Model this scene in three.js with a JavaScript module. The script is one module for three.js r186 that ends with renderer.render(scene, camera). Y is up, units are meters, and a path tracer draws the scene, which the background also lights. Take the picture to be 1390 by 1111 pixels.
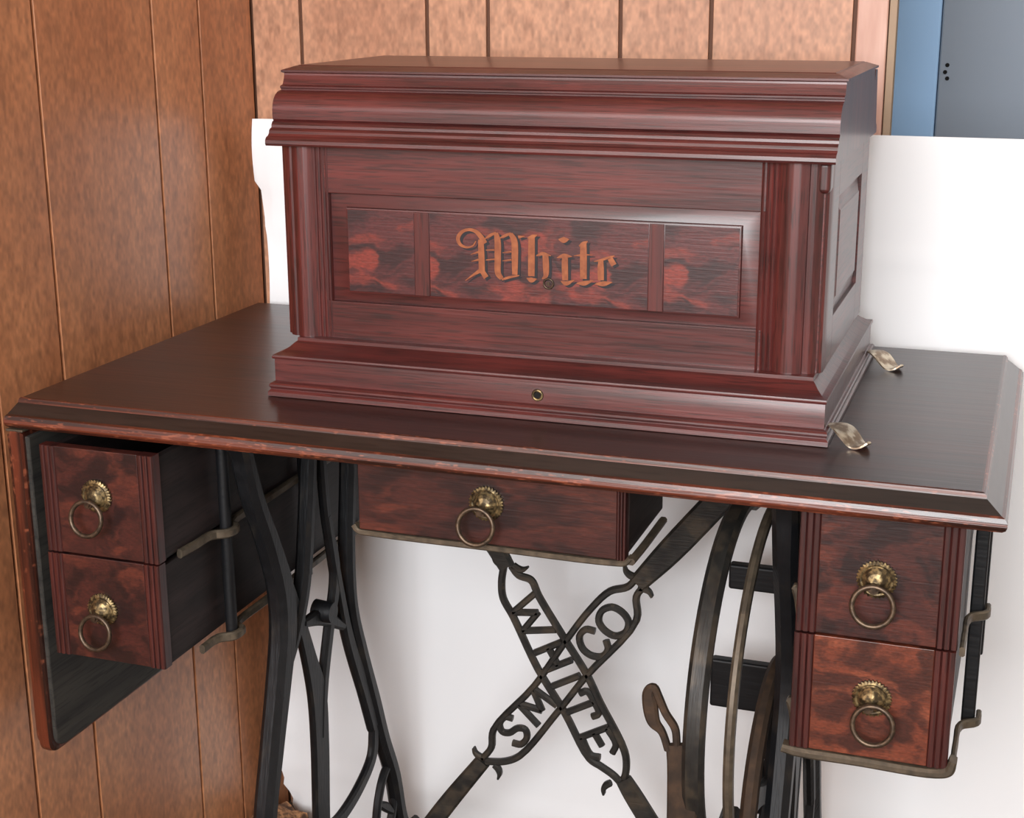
import * as THREE from 'three';
import { RoundedBoxGeometry } from 'three/addons/geometries/RoundedBoxGeometry.js';
import { RectAreaLightUniformsLib } from 'three/addons/lights/RectAreaLightUniformsLib.js';
import { mergeGeometries, toCreasedNormals } from 'three/addons/utils/BufferGeometryUtils.js';

// ------------------------------------------------------------------ camera, light, exposure
const H = 0.745;                                   // height of the table top above the floor
const scene = new THREE.Scene();
const camera = new THREE.PerspectiveCamera(2 * Math.atan(555.5 / 2061.26) * 180 / Math.PI, 1390 / 1111, 0.05, 30);
camera.rotation.order = 'YXZ';
camera.rotation.set(-0.2738, 0.3379, -0.0043);
camera.position.set(0.8846, H + 0.3701, 1.1372);

const renderer = new THREE.WebGLRenderer({ antialias: true });
renderer.toneMapping = THREE.LinearToneMapping;
renderer.toneMappingExposure = 1.0;
renderer.shadowMap.enabled = true;
RectAreaLightUniformsLib.init();
scene.background = new THREE.Color(0.75, 0.85, 1.0);   // bright overcast sky outside the window

// the room's daylight: one wide window in the wall behind the photographer
const ROOM = { x0: -0.05, x1: 3.0, y0: 0, y1: 2.45, z0: -0.567, z1: 2.7 };
const WIN = { x0: 0.1, x1: 1.5, y0: 1.0, y1: 2.2 };
const windowLight = new THREE.RectAreaLight(new THREE.Color(0.985, 0.99, 1.0), 19.5, WIN.x1 - WIN.x0, WIN.y1 - WIN.y0);
windowLight.position.set((WIN.x0 + WIN.x1) / 2, (WIN.y0 + WIN.y1) / 2, ROOM.z1 - 0.01);
windowLight.lookAt(windowLight.position.x, windowLight.position.y, -5);
scene.add(windowLight);

// ------------------------------------------------------------------ noise and textures
function rng(seed) { let a = seed >>> 0; return () => { a = (a + 0x6D2B79F5) | 0; let t = Math.imul(a ^ (a >>> 15), 1 | a); t = (t + Math.imul(t ^ (t >>> 7), 61 | t)) ^ t; return ((t ^ (t >>> 14)) >>> 0) / 4294967296; }; }
const LAT = new Float32Array(65536); { const r = rng(7); for (let i = 0; i < 65536; i++) LAT[i] = r(); }
const mod = (a, n) => ((a % n) + n) % n;
function noise(x, y, px, py, s) {                  // value noise, periodic in px, py lattice cells
  const xi = Math.floor(x), yi = Math.floor(y); let fx = x - xi, fy = y - yi;
  fx = fx * fx * (3 - 2 * fx); fy = fy * fy * (3 - 2 * fy);
  const x0 = mod(xi, px), x1 = mod(xi + 1, px), y0 = mod(yi, py), y1 = mod(yi + 1, py);
  const h = (a, b) => LAT[(a * 131 + b * 7919 + s * 4513) & 65535];
  const a = h(x0, y0), b = h(x1, y0), c = h(x0, y1), d = h(x1, y1);
  return a + (b - a) * fx + (c - a) * fy + (a - b - c + d) * fx * fy;
}
function fbm(u, v, fx, fy, oct, s) {               // u, v in 0..1
  let t = 0, a = 0.5, n = 0;
  for (let o = 0; o < oct; o++) { t += a * noise(u * fx, v * fy, fx, fy, s + o); n += a; a *= 0.5; fx *= 2; fy *= 2; }
  return t / n;
}
function makeTex(w, h, fn, srgb = true) {
  const d = new Uint8Array(w * h * 4);
  for (let j = 0; j < h; j++) for (let i = 0; i < w; i++) {
    const c = fn(i / w, j / h), k = (j * w + i) * 4;
    d[k] = Math.max(0, Math.min(255, c[0])); d[k + 1] = Math.max(0, Math.min(255, c[1])); d[k + 2] = Math.max(0, Math.min(255, c[2])); d[k + 3] = 255;
  }
  const t = new THREE.DataTexture(d, w, h, THREE.RGBAFormat);
  t.wrapS = t.wrapT = THREE.RepeatWrapping; t.magFilter = THREE.LinearFilter; t.minFilter = THREE.LinearMipmapLinearFilter; t.generateMipmaps = true;
  if (srgb) t.colorSpace = THREE.SRGBColorSpace;
  t.needsUpdate = true; return t;
}
const mix = (a, b, t) => [a[0] + (b[0] - a[0]) * t, a[1] + (b[1] - a[1]) * t, a[2] + (b[2] - a[2]) * t];
const ss = (a, b, x) => { const t = Math.max(0, Math.min(1, (x - a) / (b - a))); return t * t * (3 - 2 * t); };

// straight-grained mahogany, grain along u
function mahogany(dark, light, seed, contrast = 1, post = null) {
  return makeTex(1024, 512, (u, v) => {
    const w = fbm(u, v, 3, 6, 3, seed) * 0.9;
    const band = fbm(u, v + w * 0.05, 2, 26, 4, seed + 9);
    const pore = fbm(u, v, 22, 200, 2, seed + 20);
    const blot = fbm(u, v, 5, 4, 4, seed + 31);
    let t = 0.5 + (band - 0.5) * 1.6 * contrast + (blot - 0.5) * 1.1 * contrast;
    let c = mix(dark, light, Math.max(0, Math.min(1, t)));
    const p = 1 - 0.3 * ss(0.5, 0.8, pore);
    c = [c[0] * p, c[1] * p, c[2] * p];
    return post ? post(u, v, c) : c;
  });
}
// burl veneer: swirling dark clouds over red
function burl(dark, light, red, seed) {
  return makeTex(768, 768, (u, v) => {
    const wx = fbm(u, v, 4, 4, 4, seed) - 0.5, wy = fbm(u, v, 4, 4, 4, seed + 5) - 0.5;
    const a = fbm(u + wx * 0.35, v + wy * 0.35, 7, 9, 5, seed + 11);
    const b = fbm(u + wy * 0.5, v + wx * 0.3, 5, 7, 4, seed + 22);
    const f = fbm(u, v, 60, 110, 2, seed + 33);
    let c = mix(dark, light, ss(0.34, 0.64, a));
    c = mix(c, red, ss(0.5, 0.78, b) * 0.85);
    const k = 0.82 + 0.36 * f;
    return [c[0] * k, c[1] * k, c[2] * k];
  });
}
const M = {};
function mat(name, o) { M[name] = new THREE.MeshPhysicalMaterial(Object.assign({ side: THREE.DoubleSide }, o)); M[name].name = name; return M[name]; }
const grainBump = makeTex(512, 512, (u, v) => { const p = fbm(u, v, 10, 90, 3, 71); const q = fbm(u, v, 3, 4, 2, 72); const g = 255 * (0.6 * p + 0.4 * q); return [g, g, g]; }, false);
grainBump.repeat.set(1, 1);
mat('case', { map: mahogany([52, 18, 18], [106, 44, 40], 3, 0.55), roughness: 0.46, clearcoat: 0.45, clearcoatRoughness: 0.2, bumpMap: grainBump, bumpScale: 0.00025 });
mat('panelBurl', { map: burl([46, 24, 27], [78, 36, 37], [128, 52, 42], 40), roughness: 0.42, clearcoat: 0.4, clearcoatRoughness: 0.3, bumpMap: grainBump, bumpScale: 0.0002 });
mat('drawerOrange', { map: burl([62, 29, 21], [104, 50, 33], [134, 71, 48], 240), roughness: 0.42, clearcoat: 0.4, clearcoatRoughness: 0.3, bumpMap: grainBump, bumpScale: 0.0002 });
mat('drawerBurl', { map: burl([34, 15, 15], [62, 28, 24], [90, 42, 31], 140), roughness: 0.42, clearcoat: 0.4, clearcoatRoughness: 0.3, bumpMap: grainBump, bumpScale: 0.0002 });
mat('drawerWood', { map: mahogany([40, 15, 15], [84, 36, 31], 23, 0.75), roughness: 0.42, clearcoat: 0.4, clearcoatRoughness: 0.28, bumpMap: grainBump, bumpScale: 0.00025 });
mat('top', { map: mahogany([28, 10, 7], [60, 24, 15], 53, 0.8, (u, v, c) => {   // an old dark ring stain and some pale scratches
  const x = (u - 0.111) * 0.9, z = -mod(0.353 - v, 1) * 0.45, dx = (x - 0.112) / 0.06, dz = (z + 0.165) / 0.043, r = Math.hypot(dx, dz), n = fbm(u, v, 30, 30, 3, 59);
  const ring = Math.exp(-Math.pow((r - 1 + (n - 0.5) * 0.1) / 0.1, 2)) * ss(-0.75, 0.2, dx - dz * 0.4) * 0.6;
  return [c[0] * (1 - ring), c[1] * (1 - ring), c[2] * (1 - ring)];
}), roughness: 0.4, clearcoat: 0.4, clearcoatRoughness: 0.24, bumpMap: grainBump, bumpScale: 0.00025 });
// the table's edge moulding: same wood with knocks that show the bare orange wood
mat('edge', { map: makeTex(1024, 256, (u, v) => {
  const b = fbm(u, v, 3, 24, 4, 81), w = fbm(u, v, 70, 30, 3, 82), z = fbm(u, v, 9, 3, 2, 83);
  let c = mix([44, 20, 14], [98, 45, 28], ss(0.3, 0.7, b)); c = mix(c, [150, 84, 58], 0.7 * ss(0.66, 0.84, w * 0.85 + z * 0.25)); return c;
}), roughness: 0.38, clearcoat: 0.5, clearcoatRoughness: 0.25, bumpMap: grainBump, bumpScale: 0.0004 });
mat('ebony', { map: mahogany([22, 18, 17], [48, 38, 34], 57, 0.7), roughness: 0.36, clearcoat: 0.5, clearcoatRoughness: 0.25, bumpMap: grainBump, bumpScale: 0.0003 });
mat('plainWood', { map: mahogany([26, 19, 19], [50, 38, 38], 61, 0.9), roughness: 0.62, bumpMap: grainBump, bumpScale: 0.0003 });
mat('underside', { map: mahogany([34, 32, 30], [58, 55, 50], 67, 0.9), roughness: 0.8 });
mat('iron', { map: makeTex(256, 256, (u, v) => { const n = fbm(u, v, 12, 12, 4, 91), g = ss(0.56, 0.8, fbm(u, v, 5, 5, 4, 95)); return mix(mix([12, 13, 16], [28, 29, 32], n), [66, 56, 44], g * 0.4); }), roughness: 0.5, metalness: 0.2, bumpMap: grainBump, bumpScale: 0.0004 });
mat('ironDusty', { map: makeTex(256, 256, (u, v) => { const n = fbm(u, v, 10, 10, 4, 101), g = ss(0.45, 0.75, fbm(u, v, 6, 6, 4, 105)); return mix(mix([32, 31, 30], [58, 56, 52], n), [96, 82, 66], g * 0.5); }), roughness: 0.5, metalness: 0.3, bumpMap: grainBump, bumpScale: 0.0004 });
mat('rust', { map: makeTex(256, 256, (u, v) => mix([36, 29, 24], [86, 64, 46], fbm(u, v, 9, 14, 5, 111))), roughness: 0.75, metalness: 0.2 });
mat('strap', { map: makeTex(256, 256, (u, v) => mix([60, 54, 46], [122, 108, 90], fbm(u, v, 14, 9, 4, 121))), roughness: 0.5, metalness: 0.35 });
mat('brass', { map: makeTex(256, 256, (u, v) => mix([70, 60, 44], [148, 128, 90], ss(0.3, 0.7, fbm(u, v, 16, 16, 4, 131)))), roughness: 0.42, metalness: 0.75 });
mat('ring', { map: makeTex(256, 256, (u, v) => mix([52, 44, 38], [120, 100, 80], fbm(u, v, 16, 16, 4, 135))), roughness: 0.42, metalness: 0.7 });
mat('clip', { map: makeTex(256, 256, (u, v) => mix([140, 120, 100], [214, 202, 180], ss(0.3, 0.7, fbm(u, v, 9, 9, 4, 137)))), roughness: 0.34, metalness: 0.7 });
mat('gilt', { map: makeTex(256, 256, (u, v) => mix([122, 66, 40], [170, 102, 62], fbm(u, v, 14, 14, 4, 141))), roughness: 0.5, metalness: 0.15 });
mat('ink', { color: 0x1c1a20, roughness: 0.6 });
mat('hole', { color: 0x0a0807, roughness: 0.9 });
mat('paper', { color: 0xf4f5f7, roughness: 0.85 });
const panelling = (dark, light) => makeTex(1024, 512, (u, v) => {    // printed wood-grain wall panelling, grain along u
  const a = fbm(u, v, 3, 9, 3, 151), f = fbm(u, v, 120, 110, 2, 152), k = fbm(u, v, 50, 70, 2, 153), b = fbm(u, v, 6, 5, 4, 154);
  let c = mix(dark, light, 0.5 + (a - 0.5) * 0.7 + (b - 0.5) * 1.2);
  c = mix(c, [124, 82, 60], 0.28 * ss(0.55, 0.85, k)); const g = 0.86 + 0.28 * f; return [c[0] * g, c[1] * g, c[2] * g];
});
mat('plank', { map: panelling([170, 110, 74], [194, 134, 94]), roughness: 0.42, clearcoat: 0.5, clearcoatRoughness: 0.34 });
mat('plankBackLit', { map: panelling([172, 122, 94], [198, 150, 120]), roughness: 0.5, clearcoat: 0.2, clearcoatRoughness: 0.4 });  // same panelling as the left wall; stronger light here painted in as paler colour
mat('groove', { color: 0x5f3c29, roughness: 0.7 });
mat('casing', { map: makeTex(256, 512, (u, v) => mix([196, 150, 132], [222, 184, 168], fbm(u, v, 6, 40, 3, 161))), roughness: 0.5 });
mat('edgeStrip', { color: 0xa8917a, roughness: 0.7 });
mat('bluePaint', { color: 0xaad4ff, roughness: 0.6 });
mat('greyPaint', { color: 0x8d98a6, roughness: 0.6 });
mat('plaster', { color: 0xd8d2c8, roughness: 0.9 });
mat('carpet', { map: makeTex(512, 512, (u, v) => mix([80, 70, 60], [116, 102, 88], fbm(u, v, 60, 60, 3, 171))), roughness: 1 });
mat('scrap', { map: makeTex(256, 256, (u, v) => mix([70, 48, 34], [176, 128, 88], ss(0.3, 0.7, fbm(u, v, 9, 9, 5, 181)))), roughness: 0.9 });
mat('glass', { color: 0xffffff, transmission: 1, thickness: 0, roughness: 0.02 });
mat('frameWhite', { color: 0xe9e6df, roughness: 0.5 });

// ------------------------------------------------------------------ geometry helpers (metres; y = 0 is the table top)
// texture coordinates in metres: the grain (u) follows the given axis
function boxUV(g, grain = 'x', tile = [0.55, 0.28], off = 0) {
  g = g.index ? g.toNonIndexed() : g;
  const p = g.attributes.position, uv = new Float32Array(p.count * 2), A = new THREE.Vector3(), B = new THREE.Vector3(), C = new THREE.Vector3();
  const gi = 'xyz'.indexOf(grain);
  for (let i = 0; i < p.count; i += 3) {
    A.fromBufferAttribute(p, i); B.fromBufferAttribute(p, i + 1); C.fromBufferAttribute(p, i + 2);
    const n = B.clone().sub(A).cross(C.clone().sub(A)); const an = [Math.abs(n.x), Math.abs(n.y), Math.abs(n.z)];
    let d = an.indexOf(Math.max(...an));
    let ua, va;
    if (d === gi) { ua = (d + 1) % 3; va = (d + 2) % 3; } else { ua = gi; va = 3 - d - gi; }
    [A, B, C].forEach((q, k) => { const c = [q.x, q.y, q.z]; uv[(i + k) * 2] = c[ua] / tile[0] + off * 0.37; uv[(i + k) * 2 + 1] = c[va] / tile[1] + off * 0.61 + d * 0.17; });
  }
  g.setAttribute('uv', new THREE.BufferAttribute(uv, 2)); return g;
}
const crease = (g, a = 0.6) => toCreasedNormals(g, a);
function box(x0, x1, y0, y1, z0, z1, r = 0.0012) {
  const w = Math.abs(x1 - x0), h = Math.abs(y1 - y0), d = Math.abs(z1 - z0);
  const rr = Math.min(r, w * 0.45, h * 0.45, d * 0.45);
  const g = new RoundedBoxGeometry(w, h, d, 2, rr); g.translate((x0 + x1) / 2, (y0 + y1) / 2, (z0 + z1) / 2); return g;
}
function geoFrom(pos, idx) { const g = new THREE.BufferGeometry(); g.setAttribute('position', new THREE.Float32BufferAttribute(pos, 3)); g.setIndex(idx); return g.toNonIndexed(); }
function finish(g, a = 0.6) { g = g.index ? g.toNonIndexed() : g; for (const k of Object.keys(g.attributes)) if (k !== 'position') g.deleteAttribute(k); g.computeVertexNormals(); g = crease(g, a); g.setAttribute('uv', new THREE.Float32BufferAttribute(new Float32Array(g.attributes.position.count * 2), 2)); return g; }
// loft through rings of corner points
function loft(rings, capStart = true, capEnd = true, closeLoop = false) {
  const pos = [], idx = [], n = rings[0].length, m = rings.length;
  rings.forEach(r => r.forEach(p => pos.push(...p)));
  const last = closeLoop ? m : m - 1;
  for (let k = 0; k < last; k++) for (let i = 0; i < n; i++) { const a = k * n + i, b = k * n + (i + 1) % n, k2 = (k + 1) % m, c = k2 * n + i, d = k2 * n + (i + 1) % n; idx.push(a, b, d, a, d, c); }
  if (!closeLoop && capStart) for (let i = 1; i < n - 1; i++) idx.push(0, i + 1, i);
  if (!closeLoop && capEnd) { const o = (m - 1) * n; for (let i = 1; i < n - 1; i++) idx.push(o, o + i, o + i + 1); }
  return finish(geoFrom(pos, idx), 0.5);
}
const rectY = (x0, x1, z0, z1, y) => [[x0, y, z1], [x1, y, z1], [x1, y, z0], [x0, y, z0]];
const rectZ = (x0, x1, y0, y1, z) => [[x0, y0, z], [x1, y0, z], [x1, y1, z], [x0, y1, z]];
// closed profile swept straight: axis 'x' takes [z, y], axis 'y' takes [x, z], axis 'z' takes [x, y]
function prism(profile, axis, t0, t1, a = 0.5) {
  const sh = new THREE.Shape(profile.map(p => new THREE.Vector2(p[0], p[1])));
  const g = new THREE.ExtrudeGeometry(sh, { depth: t1 - t0, bevelEnabled: false, curveSegments: 8 });
  const p = g.attributes.position;
  for (let i = 0; i < p.count; i++) { const s = p.getX(i), t = p.getY(i), d = p.getZ(i) + t0; if (axis === 'x') p.setXYZ(i, d, t, s); else if (axis === 'y') p.setXYZ(i, s, d, t); else p.setXYZ(i, s, t, d); }
  let q = g.index ? g.toNonIndexed() : g;
  if (axis !== 'z') { const r = q.attributes.position; for (let i = 0; i < r.count; i += 3) { const b = [r.getX(i + 1), r.getY(i + 1), r.getZ(i + 1)]; r.setXYZ(i + 1, r.getX(i + 2), r.getY(i + 2), r.getZ(i + 2)); r.setXYZ(i + 2, ...b); } }
  return finish(q, a);
}
// a flat bar that follows a curve in a plane: pts [a, b, width], thickness t, place(a, b, n) -> xyz
function bar(pts, t, place, opt = {}) {
  const ch = opt.chamfer ?? 0.28, sub = opt.sub ?? 6;
  let q = pts;
  if (sub > 1 && pts.length > 2) { const c = new THREE.CatmullRomCurve3(pts.map(p => new THREE.Vector3(p[0], p[1], p[2])), !!opt.closed, 'centripetal'); q = c.getPoints((pts.length - (opt.closed ? 0 : 1)) * sub).map(v => [v.x, v.y, v.z]); if (opt.closed) q.pop(); }
  const m = q.length, rings = [];
  for (let i = 0; i < m; i++) {
    const a = q[opt.closed ? (i - 1 + m) % m : Math.max(0, i - 1)], b = q[opt.closed ? (i + 1) % m : Math.min(m - 1, i + 1)];
    let dx = b[0] - a[0], dy = b[1] - a[1]; const L = Math.hypot(dx, dy) || 1; dx /= L; dy /= L;
    const w = q[i][2] / 2, h = t / 2, c = Math.min(w, h) * 2 * ch;
    const sec = [[-w, -h + c], [-w + c, -h], [w - c, -h], [w, -h + c], [w, h - c], [w - c, h], [-w + c, h], [-w, h - c]];
    rings.push(sec.map(([s, n]) => place(q[i][0] - dy * s, q[i][1] + dx * s, n)));
  }
  return loft(rings, true, true, !!opt.closed);
}
function tube(pts, r, seg = 40, rs = 10, closed = false) { return new THREE.TubeGeometry(new THREE.CatmullRomCurve3(pts.map(p => new THREE.Vector3(...p)), closed, 'centripetal'), seg, r, rs, closed); }
function cyl(axis, c, r, len, seg = 32, r2 = r) { const g = new THREE.CylinderGeometry(r2, r, len, seg); if (axis === 'x') g.rotateZ(-Math.PI / 2); if (axis === 'z') g.rotateX(Math.PI / 2); g.translate(...c); return g; }
function merge(list) { return mergeGeometries(list.map(g => { g = g.index ? g.toNonIndexed() : g; for (const k of Object.keys(g.attributes)) if (!['position', 'normal', 'uv'].includes(k)) g.deleteAttribute(k); return g; })); }

const used = {};
const numbered = n => { used[n] = (used[n] ?? -1) + 1; return used[n] ? n + '_' + String(used[n]).padStart(3, '0') : n; };
function baseOf(o) { const b = new THREE.Vector3(); for (let p = o; p && p !== scene; p = p.parent) b.add(p.position); return b; }
// geometry in table coordinates -> mesh under its parent
function part(parent, name, g, m, opt = {}) {
  if (Array.isArray(g)) g = merge(g);
  g = boxUV(g, opt.grain || 'x', opt.tile, opt.off ?? (parent.children.length * 0.7));
  const b = baseOf(parent); g.translate(-b.x, H - b.y, -b.z);
  const o = new THREE.Mesh(g, m); o.name = name; o.castShadow = o.receiveShadow = true;
  if (opt.label) o.userData.label = opt.label;
  parent.add(o); return o;
}
function thing(name, label, category, pos, group) {
  const o = new THREE.Group(); o.name = numbered(name); o.position.set(...pos); o.userData = { label, category }; if (group) o.userData.group = group; scene.add(o); return o;
}
function struct(name, g, m, opt = {}) { const o = part(scene, name, g, m, opt); o.userData.kind = 'structure'; o.userData.label = opt.label; o.userData.category = opt.category || name.split('_')[0]; return o; }

// ------------------------------------------------------------------ measured outlines in millimetres
// gilt word: strokes [x, y, width] from the panel's centre; side frame: [depth, height, width]; brace: [x, height]
const LETTERS = {"W":[[[-46.9,13.3,5.8],[-50.5,19.3,5.0],[-55.3,23.6,3.8],[-61.8,24.9,2.8],[-68.3,22.6,3.3],[-72.2,16.6,4.0],[-70.2,11.4,3.3],[-63.9,9.0,2.0],[-58.0,10.8,1.5],[-55.2,15.0,1.0]],[[-50.5,16.5,5.5],[-50.1,3.6,6.3],[-49.8,-11.3,6.3]],[[-51.1,-9.5,5.0],[-45.7,-17.2,5.5]],[[-50.4,-10.7,4.5],[-58.3,-15.7,2.0],[-65.6,-21.1,0.6]],[[-47.1,17.2,1.0],[-41.0,21.2,2.8],[-36.2,23.6,1.8]],[[-36.2,23.3,4.3],[-34.7,16.6,6.3],[-34.6,0.7,6.5],[-34.4,-12.8,6.0],[-31.0,-17.3,4.3]],[[-33.3,18.5,1.0],[-27.5,21.3,2.8],[-22.3,23.8,1.8]],[[-22.6,23.3,4.3],[-19.2,17.4,6.3],[-18.6,1.6,6.5],[-18.7,-13.2,5.5]],[[-15.3,20.7,3.0],[-9.3,21.6,0.6]],[[-31.0,-18.2,2.0],[-23.8,-15.7,2.3],[-14.5,-13.5,1.0]],[[-45.7,7.5,0.8],[-37.9,8.1,1.5]],[[-45.8,-1.4,0.8],[-37.3,-0.1,1.5]],[[-30.2,5.9,0.6],[-21.8,7.5,1.5]],[[-30.2,-1.3,0.6],[-21.8,0.2,1.5]],[[-60.1,2.8,0.5],[-51.9,5.9,2.3]],[[-59.5,-3.4,0.5],[-52.0,-1.2,2.3]]],"h":[[[-6.8,20.2,1.0],[-2.0,21.7,3.8],[2.3,23.4,0.5]],[[-3.0,21.3,6.3],[-3.2,3.6,6.8],[-3.3,-13.5,6.5]],[[-7.7,-15.6,0.6],[-3.3,-16.9,5.0],[1.6,-15.7,0.6]],[[1.2,4.9,1.0],[7.2,7.1,3.3],[14.8,5.6,0.8]],[[9.7,6.8,5.8],[10.2,-2.9,6.3],[10.0,-12.1,4.8],[6.7,-15.4,1.0]]],"i":[[[21.5,20.4,0.5],[26.4,20.1,5.8],[31.3,20.9,0.5]],[[20.3,4.2,0.5],[26.8,6.2,4.3],[34.1,5.9,0.5]],[[27.6,6.5,5.8],[27.6,-4.4,6.3],[28.0,-15.3,5.8]],[[24.1,-16.5,1.0],[28.7,-18.0,4.3],[36.3,-14.6,0.5]]],"t":[[[40.2,15.4,1.0],[44.2,17.6,4.3],[47.9,20.1,1.0]],[[44.2,17.3,6.3],[44.4,3.8,6.8],[44.5,-13.1,6.5]],[[35.6,6.7,0.5],[43.3,7.9,1.8],[52.5,8.5,0.5]],[[38.3,-17.4,0.6],[45.0,-17.0,4.5],[53.7,-14.0,0.5]]],"e":[[[60.1,4.1,5.0],[60.1,-5.0,6.3],[60.4,-13.4,5.8]],[[55.0,-16.9,0.6],[62.2,-16.4,4.8],[70.6,-14.5,0.5]],[[53.9,2.7,0.5],[60.7,4.5,2.3],[67.5,7.2,2.0],[72.4,8.7,0.8]],[[68.3,6.3,5.3],[71.9,0.5,5.5]]]};
const FRAME = [{"p":[[-71,-50,16],[-88,-103,20],[-117,-166,24],[-137,-221,30],[-139,-263,32],[-125,-314,28],[-102,-386,24],[-82,-452,22]],"t":22},{"p":[[-104,-123,10],[-142,-199,12],[-172,-268,18],[-192,-323,24],[-207,-373,34],[-209,-432,34],[-205,-521,32]],"t":8},{"p":[[-211,-96,14],[-200,-164,15],[-185,-232,15],[-164,-273,14],[-124,-322,5]],"t":17},{"p":[[-238,-104,12],[-245,-179,13],[-261,-252,15],[-242,-306,14],[-224,-359,14],[-212,-424,10]],"t":9.6},{"p":[[-245,-179,12],[-267,-272,15],[-288,-341,17],[-325,-424,20],[-346,-477,20]],"t":10.4},{"p":[[-304,-129,16],[-293,-228,16],[-295,-302,16],[-317,-369,18],[-346,-443,20],[-368,-502,20],[-397,-567,20],[-417,-640,20]],"t":18},{"p":[[-348,-473,14],[-341,-513,16],[-304,-535,16],[-248,-546,16],[-207,-540,16]],"t":8.8},{"p":[[-181,-277,9],[-222,-287,18],[-274,-319,9]],"t":10}];
const BRACE = {"r1l":[[369.7,-233.4],[367.0,-252.5],[368.6,-271.1],[380.3,-291.9],[408.1,-348.6],[438.6,-395.6],[467.5,-446.7],[481.0,-454.1],[496.1,-463.0],[507.9,-475.2]],"r1r":[[378.1,-232.4],[386.4,-242.3],[400.6,-246.4],[408.9,-263.1],[438.1,-308.6],[464.0,-347.8],[478.4,-376.8],[507.2,-431.7],[509.2,-452.6],[506.1,-468.3]],"r2u":[[342.8,-468.7],[353.5,-453.1],[356.3,-430.8],[403.9,-370.3],[438.9,-312.8],[465.8,-272.3],[488.1,-247.5],[507.2,-239.9],[516.6,-228.8]],"r2l":[[347.2,-471.6],[369.1,-467.7],[387.4,-457.2],[431.0,-396.8],[464.0,-347.8],[517.5,-276.1],[517.0,-249.4],[525.4,-235.9]],"a":[[264.1,-587.0],[301.8,-530.1],[343.7,-471.3]],"b":[[518.3,-234.4],[551.9,-194.1],[599.9,-134.3],[646.0,-76.8]],"c":[[506.1,-464.8],[516.3,-480.8],[543.6,-522.4]],"d":[[373.0,-234.7],[345.6,-189.2],[300.2,-114.2]]};

// ------------------------------------------------------------------ the room
const T = 0.12, F = -H;                              // wall thickness, floor in table coordinates
const CEIL = ROOM.y1 - H;
struct('floor', box(ROOM.x0 - T, ROOM.x1 + T, F - 0.1, F, -1.4, ROOM.z1 + T, 0.001), M.carpet, { label: 'brown carpeted floor under the sewing table', tile: [0.4, 0.4] });
struct('ceiling', box(ROOM.x0 - T, ROOM.x1 + T, CEIL, CEIL + 0.1, -1.4, ROOM.z1 + T, 0.001), M.plaster, { label: 'plain pale ceiling of the room' });
const PLK = 0.005, GAP = 0.0048;
const wallL = struct('wall_left', box(ROOM.x0 - T, ROOM.x0 - PLK, F, CEIL, -1.4, ROOM.z1 + T, 0.001), M.groove, { label: 'orange-brown wood panelled wall beside the drop leaf' });
const zEdges = [-0.567, -0.443, -0.344, -0.1355, -0.031, 0.073, 0.28, 0.38, 0.48, 0.69, 0.79, 1.0, 1.1, 1.31, 1.41, 1.62, 1.72, 1.93, 2.03, 2.24, 2.34, 2.55, ROOM.z1];
for (let i = 0; i + 1 < zEdges.length; i++) part(wallL, 'plank', box(ROOM.x0 - PLK, ROOM.x0, F, CEIL, zEdges[i] + GAP / 2, zEdges[i + 1] - GAP / 2, 0.0006), M.plank, { grain: 'y', tile: [0.9, 0.45], off: i * 1.3 });
const wallB = struct('wall_back', box(ROOM.x0 - T, 0.712, F, CEIL, ROOM.z0 - 0.045, ROOM.z0 - PLK, 0.001), M.groove, { label: 'wood panelled back wall behind the sewing table' });
const xEdges = [-0.05, 0.0169, 0.182, 0.2581, 0.417, 0.5205, 0.6765];
for (let i = 0; i + 1 < xEdges.length; i++) part(wallB, 'plank', box(xEdges[i] + GAP / 2, xEdges[i + 1] - GAP / 2, F, CEIL, ROOM.z0 - PLK, ROOM.z0, 0.0006), M.plankBackLit, { grain: 'y', tile: [0.9, 0.45], off: 9 + i * 1.7 });
struct('trim_1', box(0.679, 0.7115, F, CEIL, ROOM.z0 - PLK, ROOM.z0 + 0.004, 0.002), M.casing, { grain: 'y', tile: [0.3, 0.3], label: 'pale pinkish casing board at the end of the panelling', category: 'trim' });
struct('trim_2', box(0.7125, 0.7205, F, CEIL, ROOM.z0 - 0.016, ROOM.z0 + 0.001, 0.001), M.edgeStrip, { grain: 'y', label: 'narrow beige strip beside the blue door jamb', category: 'trim' });
struct('trim_3', box(0.6, 0.7222, F, CEIL, -1.25, -1.197, 0.004), M.bluePaint, { grain: 'y', label: 'sky-blue painted upright beside the grey surface beyond the panelling', category: 'trim' });
const door = struct('door_1', box(0.7232, 1.75, F, CEIL, -1.25, -1.2, 0.003), M.greyPaint, { grain: 'y', label: 'blue-grey painted door with three small dark holes', category: 'door' });
for (const [x, y] of [[0.735, 0.2525], [0.7325, 0.2425], [0.736, 0.2335]]) part(door, 'screw_hole', cyl('z', [x, y, -1.1995], 0.003, 0.002, 16), M.hole);
struct('wall_far', box(ROOM.x0 - T, ROOM.x1 + T, F, CEIL, -1.4, -1.25, 0.001), M.plaster, { label: 'pale wall beyond the panelling and grey door', category: 'wall' });
struct('wall_right', box(ROOM.x1, ROOM.x1 + T, F, CEIL, -1.4, ROOM.z1 + T, 0.001), M.plaster, { label: 'plain pale wall on the open side of the room', category: 'wall' });
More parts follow.
